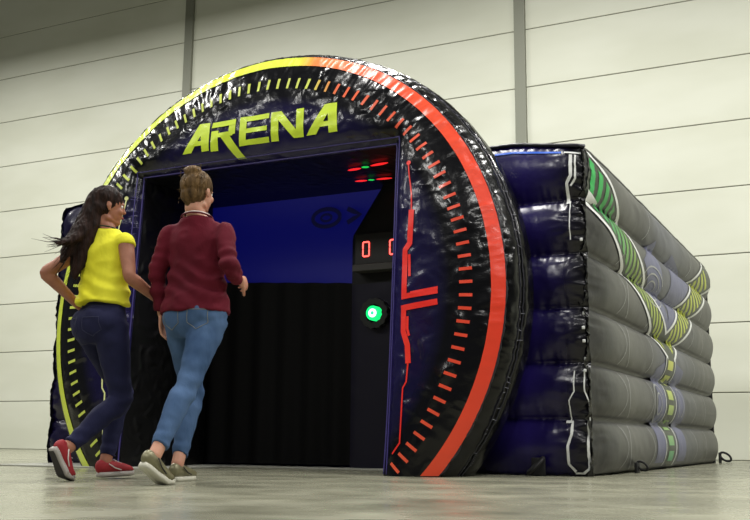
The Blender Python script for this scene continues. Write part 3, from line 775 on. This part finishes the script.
    for g in (1, -1):
        H_, K_, A_ = hips[g], knee[g], ank[g]; hem = cfg['hem']
        ball(jm, H_+Vector((-g*.004, -.050*s, .005*s)), (.088*s, .085*s, .088*s))
        B_ = K_.lerp(A_, hem)
        loft(smoothsecs([(H_+Vector((0, -.005, .0)), .094*s, .104*s), (H_.lerp(K_, .3)-Vector((0, .008, 0)), .088*s, .094*s), (H_.lerp(K_, .75), .067*s, .070*s), (K_, .060*s, .064*s), (K_.lerp(A_, .3)-Vector((0, .012*s, 0)), .059*s, .064*s), (K_.lerp(A_, .7), .046*s, .050*s), (B_, .042*s, .047*s)]), False, 20, sideP, jm)
    def fold(co):
        v = .006*(ridge((co.x*9, co.y*9, co.z*7), 2)-.55)
        for g in (1, -1):
            v += .006*math.exp(-((co-knee[g]).length/.13)**2)*(math.sin((co.z*70+co.x*20))+.2)
            v += .005*math.exp(-((co-ank[g]).length/.13)**2)*math.sin(co.z*110+co.y*15)
            v += .004*math.exp(-((co-hips[g]).length/.17)**2)*math.sin(co.z*60+g*co.x*45)
        return v*.8
    j = volume('jeans', jm, cfg['jean'], root, .0075, 3, fold)
    from mathutils.bvhtree import BVHTree
    bv = BVHTree.FromPolygons([v.co[:] for v in j.data.vertices], [list(p.vertices) for p in j.data.polygons])
    for g in (1, -1):
        m = MB(); K = [(-.05, .05), (-.052, -.02), (0, -.055), (.052, -.02), (.05, .05), (-.05, .05)]; pts = []
        for a, b in zip(K, K[1:]):
            for q_ in range(6):
                t = q_/6; p = T3(g*.078+a[0]+(b[0]-a[0])*t, -.4, .855+a[1]+(b[1]-a[1])*t)
                h = bv.ray_cast(p, Vector((0, 1, 0)))
                if h[0] is not None: pts.append(h[0]+Vector((0, -.001, 0)))
        m.tube(pts, .0017, 5, closed=True); m.obj('back_pocket', cfg['jeanstitch'], j, world=False)
    # top
    tm = MB(); gt = cfg['fit']
    lo, hi = cfg['toplo'], cfg['tophi']
    prof = [(.86, .186, .148, -.022), (.93, .180, .142, -.018), (1.0, .166, .126, -.010), (1.08, .154, .114, -.004), (1.16, .150, .110, .002), (1.24, .148, .112, .004), (1.31, .152, .108, .0), (1.36, .146, .088, -.006), (1.40, .108, .070, -.012), (1.43, .085, .058, -.012)]
    if True: prof = [(lo,)+tuple(a+(b-a)*(lo-z0)/(z1-z0) for a, b in zip(p0, p1)) for (z0, *p0), (z1, *p1) in zip(prof, prof[1:]) if z0 < lo <= z1]+prof
    loft(smoothsecs([(T3(0, y, max(z, lo)), (a+gt)*s, (b+gt)*s) for z, a, b, y in prof if z >= lo and z <= hi and (z == lo or z > lo+.02)]), False, 30, side, tm)
    for g in (1, -1):
        S0, E, W = sho[g], elb[g], wri[g]
        if cfg['sleeve'] == 'long':
            ball(tm, E, (.049*s,)*3); ball(tm, E.lerp(W, .3), (.046*s,)*3)
            e = cfg['sleeve_end'][0 if g > 0 else 1]; secs = [(T3(g*.09, -.003, 1.35), .056*s, .056*s), (S0+Vector((0, 0, -.012*s)), .057*s, .057*s), (S0.lerp(E, .35), .054*s, .056*s), (S0.lerp(E, .8), .050*s, .052*s), (E, .047*s, .050*s), (E.lerp(W, .4*e), .048*s, .049*s), (E.lerp(W, e), .043*s, .045*s)]
        else:
            secs = [(T3(g*.09, -.003, 1.35), .055*s, .055*s), (S0+Vector((0, 0, -.010*s)), .057*s, .057*s), (S0.lerp(E, .16), .055*s, .055*s)]
        loft(smoothsecs(secs), False, 18, sideP, tm)
    def foldt(co):
        z = co.z/s
        v = .008*(ridge((co.x*6, co.y*6, co.z*8), 2)-.55)
        v += .007*math.exp(-((z-1.05)/.12)**2)*math.sin(z*75+co.x*22+2*math.sin(co.x*14))
        v += .006*math.sin(co.x*34+z*9)*math.exp(-((z-lo)/.10)**2)
        for g in (1, -1): v += .006*math.exp(-((co-elb[g]).length/.10)**2)*math.sin((co-elb[g]).length*90+co.z*40)
        return v
    tp = volume(cfg['topname'], tm, cfg['top'], root, .0075, 9, foldt)
    # neckband
    for (mm, r_, dz_, nm) in cfg['neck']:
        m = MB(); pts = []
        for i in range(32):
            a = 2*PI*i/32; pts.append(T3(r_*1.18*math.cos(a), -.006+r_*.95*math.sin(a), 1.415+dz_-.018*math.sin(a)))
        m.tube(pts, .0045*s, 6, closed=True); m.obj(nm, mm, tp, world=False)
    for key in ('R', 'L'): shoe(root, F_[key], s, cfg['shoe'], cfg['sole'], cfg['lace'], treadm=cfg.get('tread'))
    cfg['hair'](root, Hp, Rh, s, T3, side)
    return root

def hairm(name, c1, c2):
    m = mat(name, c1, .6, spec=.15); mottle(m, c1, c2, 14, 6, (3, 3, .6), .3, .7)
    bump(m, [((6, 6, .7), 14, 4, .7, .012, 'n')]); return m
blond = hairm('dark_blond_hair', (56, 42, 26), (118, 92, 58)); brown = hairm('dark_brown_hair', (20, 13, 11), (50, 32, 26))
def hnoise(a): return lambda co: a*(ridge((co.x*34, co.y*34, co.z*10), 2)-.55)
def hair_bun(root, Hp, Rh, s, T3, side):
    m = MB()
    ball(m, Hp(0, -.018, .034), (.084*s, .100*s, .090*s), Rh)
    ball(m, Hp(0, -.045, -.022), (.072*s, .066*s, .062*s), Rh)
    loft([(Hp(0, -.075, -.04), .050*s, .03*s), (Hp(0, -.062, -.085), .030*s, .018*s)], True, 14, side, m)
    # swept up towards a messy bun on the crown
    ball(m, Hp(0, -.060, .098), (.048*s, .046*s, .040*s), Rh)
    for i in range(9):
        a = 2*PI*i/9; c = Hp(.030*math.cos(a), -.060+.028*math.sin(a), .104+.012*math.sin(2.3*a))
        ball(m, c, (.022*s, .020*s, .018*s))
    # carve face free by keeping volumes to the rear half
    h = volume('hair', m, blond, root, .005, 2, hnoise(.006))
    m = MB()
    for i in range(34):
        a = random.uniform(-2.8, -.3); b = random.uniform(-.07, .13)
        p = Hp(.082*math.cos(a), -.018+.097*math.sin(a), b); d = Rh @ Vector((math.cos(a)*.3, math.sin(a)*.3, random.uniform(-.5, 1)))
        m.tube([p, p+d*.014+Vector((0, 0, .004)), p+d*.028+Vector((random.uniform(-.01, .01), 0, 0))], lambda t: .0022*(1-t)+.0004, 4)
    tag(m.obj('loose_strands', blond, h, world=False), kind='stuff')
def hair_long(root, Hp, Rh, s, T3, side):
    m = MB()
    ball(m, Hp(0, -.018, .034), (.085*s, .100*s, .090*s), Rh)
    ball(m, Hp(0, -.050, -.015), (.080*s, .070*s, .075*s), Rh)
    p0 = Hp(0, -.075, .02)
    paths = cfgL['hairpaths']
    for pts in paths:
        secs = [(p0+Vector(pp)*s if i else p0, a*s, b*s) for i, (pp, a, b) in enumerate(pts)]
        loft(smoothsecs(secs, 5), True, 16, Vector((.6, .3, .1)), m)
    h = volume('hair', m, brown, root, .006, 2, hnoise(.009))
    m = MB()
    for i in range(46):
        pts = random.choice(paths); k = random.randint(2, len(pts)-1)
        a = p0+Vector(pts[k-1][0])*s; b = p0+Vector(pts[k][0])*s; j = Vector([random.uniform(-.03, .03) for _ in range(3)])
        e = b+(b-a).normalized()*random.uniform(.03, .10)+j*1.3+Vector((0, -.02, random.uniform(-.02, .02)))
        m.tube([a+j*.5, a.lerp(b, .5)+j*.9, b+j, e], lambda t: .0045*(1-t)+.0006, 5)
    tag(m.obj('loose_strands', brown, h, world=False), kind='stuff')

black = mat('black_rubber', (16, 16, 17), .6)
R_ = math.radians
cfgR = dict(s=1.02, loc=(-3.311, 4.470, 0), rz=R_(8), label='woman with pinned-up blond hair in a burgundy sweater and blue jeans, seen from behind', lean=.0, twist=R_(4), dz=-.015, tilt=-.035,
    footR=dict(toe=(.09, -.34, .0), yaw=R_(16), pitch=R_(32), bend=R_(2)), footL=dict(toe=(-.075, .17, .0), yaw=R_(-3), pitch=0, bend=0),
    elbR=(.235, -.10, 1.11), wriR=(.205, .10, 1.07), elbL=(-.235, -.04, 1.11), wriL=(-.225, .02, .89),
    handR=dict(d=(-.1, 1, .05), pn=(-1, 0, -.2), curl=.5, t=-1), handL=dict(d=(.02, .12, -1), pn=(1, .1, 0), curl=.25, t=-1),
    head=dict(yaw=R_(10), pitch=R_(-2), fwd=-.03), skin=skin, waist=1.0, hem=.86, jean=cloth('light_blue_denim', (50, 74, 108), .85, .3, 300, (80, 106, 142)), jeanstitch=mat('denim_thread', (120, 120, 110), .8),
    fit=.007, toplo=.895, tophi=1.44, sleeve='long', sleeve_end=(.72, .9), topname='sweater', top=cloth('burgundy_knit', (80, 16, 30), .9, .35, 200, (98, 22, 38)),
    neck=[(mat('white_undershirt', (226, 216, 210), .8), .066, .020, 'undershirt_collar'), (mat('burgundy_neckband', (92, 20, 36), .9), .075, .012, 'neckband')],
    shoe=mat('gold_grey_shoe', (124, 120, 92), .35, .3), sole=mat('off_white_sole', (196, 194, 178), .6), lace=mat('dark_shoe_trim', (32, 30, 28), .7), tread=None, hair=hair_bun)
cfgL = dict(s=.985, loc=(-3.86, 4.34, 0), rz=R_(-12), label='woman with long loose dark hair in a sleeveless yellow top, navy jeans and red shoes', lean=.01, twist=R_(6), dz=-.015, tilt=-.03,
    footR=dict(toe=(.05, -.17, .0), yaw=R_(0), pitch=R_(62), bend=R_(20)), footL=dict(toe=(-.06, .31, .02), yaw=R_(0), pitch=R_(-2), bend=R_(-2)),
    elbR=(.225, .0, 1.12), wriR=(.22, .20, 1.02), elbL=(-.26, -.22, 1.16), wriL=(-.22, -.03, 1.0),
    handR=dict(d=(0, .9, -.4), pn=(-1, 0, 0), curl=.3, t=-1), handL=dict(d=(.25, .8, -.3), pn=(.9, -.3, 0), curl=.5, t=-1),
    head=dict(yaw=R_(24), pitch=R_(-3), fwd=-.035), skin=skin2, waist=1.02, hem=.92, jean=cloth('navy_denim', (24, 26, 54), .8, .3, 300, (34, 36, 68)), jeanstitch=mat('navy_thread', (44, 46, 76), .8),
    fit=.010, toplo=.985, tophi=1.44, sleeve='cap', sleeve_end=.0, topname='sleeveless_top', top=cloth('yellow_cotton', (222, 216, 48), .85, .35, 240, (234, 230, 66)),
    neck=[(mat('dark_neck_trim', (46, 50, 30), .8), .076, .012, 'neck_trim')],
    shoe=mat('red_canvas', (150, 26, 36), .7), sole=mat('pale_grey_sole', (170, 164, 158), .6), lace=mat('white_laces', (214, 210, 206), .7), tread=mat('dark_tread', (48, 44, 44), .8), hair=hair_long,
    hairpaths=[[((0, 0, 0), .06, .05), ((-.01, -.02, -.08), .060, .045), ((-.02, -.06, -.17), .065, .045), ((-.03, -.12, -.24), .050, .032), ((-.03, -.18, -.27), .025, .016), ((-.03, -.23, -.28), .008, .006)],
               [((0, 0, 0), .06, .05), ((0, -.02, -.09), .062, .048), ((-.01, -.04, -.20), .072, .045), ((-.02, -.06, -.31), .066, .036), ((-.03, -.08, -.40), .042, .022), ((-.03, -.09, -.46), .012, .01)],
               [((0, 0, 0), .06, .05), ((-.02, -.03, -.09), .055, .04), ((-.05, -.07, -.20), .058, .036), ((-.07, -.12, -.30), .042, .024), ((-.08, -.15, -.37), .012, .01)]])
person(cfgR); person(cfgL)

# ------------------------------------------------------------------ light
wd = bpy.data.worlds.new('hall'); bpy.context.scene.world = wd; wd.use_nodes = True
bg = wd.node_tree.nodes['Background']; bg.inputs[0].default_value = (.78, .8, .76, 1); bg.inputs[1].default_value = .09
def area(x, y, z, sx, sy, e, rot=(0, 0, 0), col=(1, .985, .94)):
    l = bpy.data.lights.new('hall_light', 'AREA'); l.shape = 'RECTANGLE'; l.size = sx; l.size_y = sy; l.energy = e; l.color = col
    o = bpy.data.objects.new('hall_light', l); C.objects.link(o); o.location = (x, y, z); o.rotation_euler = rot
for x in (-15, -9.5, -4, 1.5, 7):
    for y, e in ((-3, 250), (4.8, 280), (9.6, 355)):
        area(x, y, 7.9, .3, 2.4, e)
bpy.context.scene.view_settings.view_transform = 'Standard'
bpy.context.scene.view_settings.look = 'None'
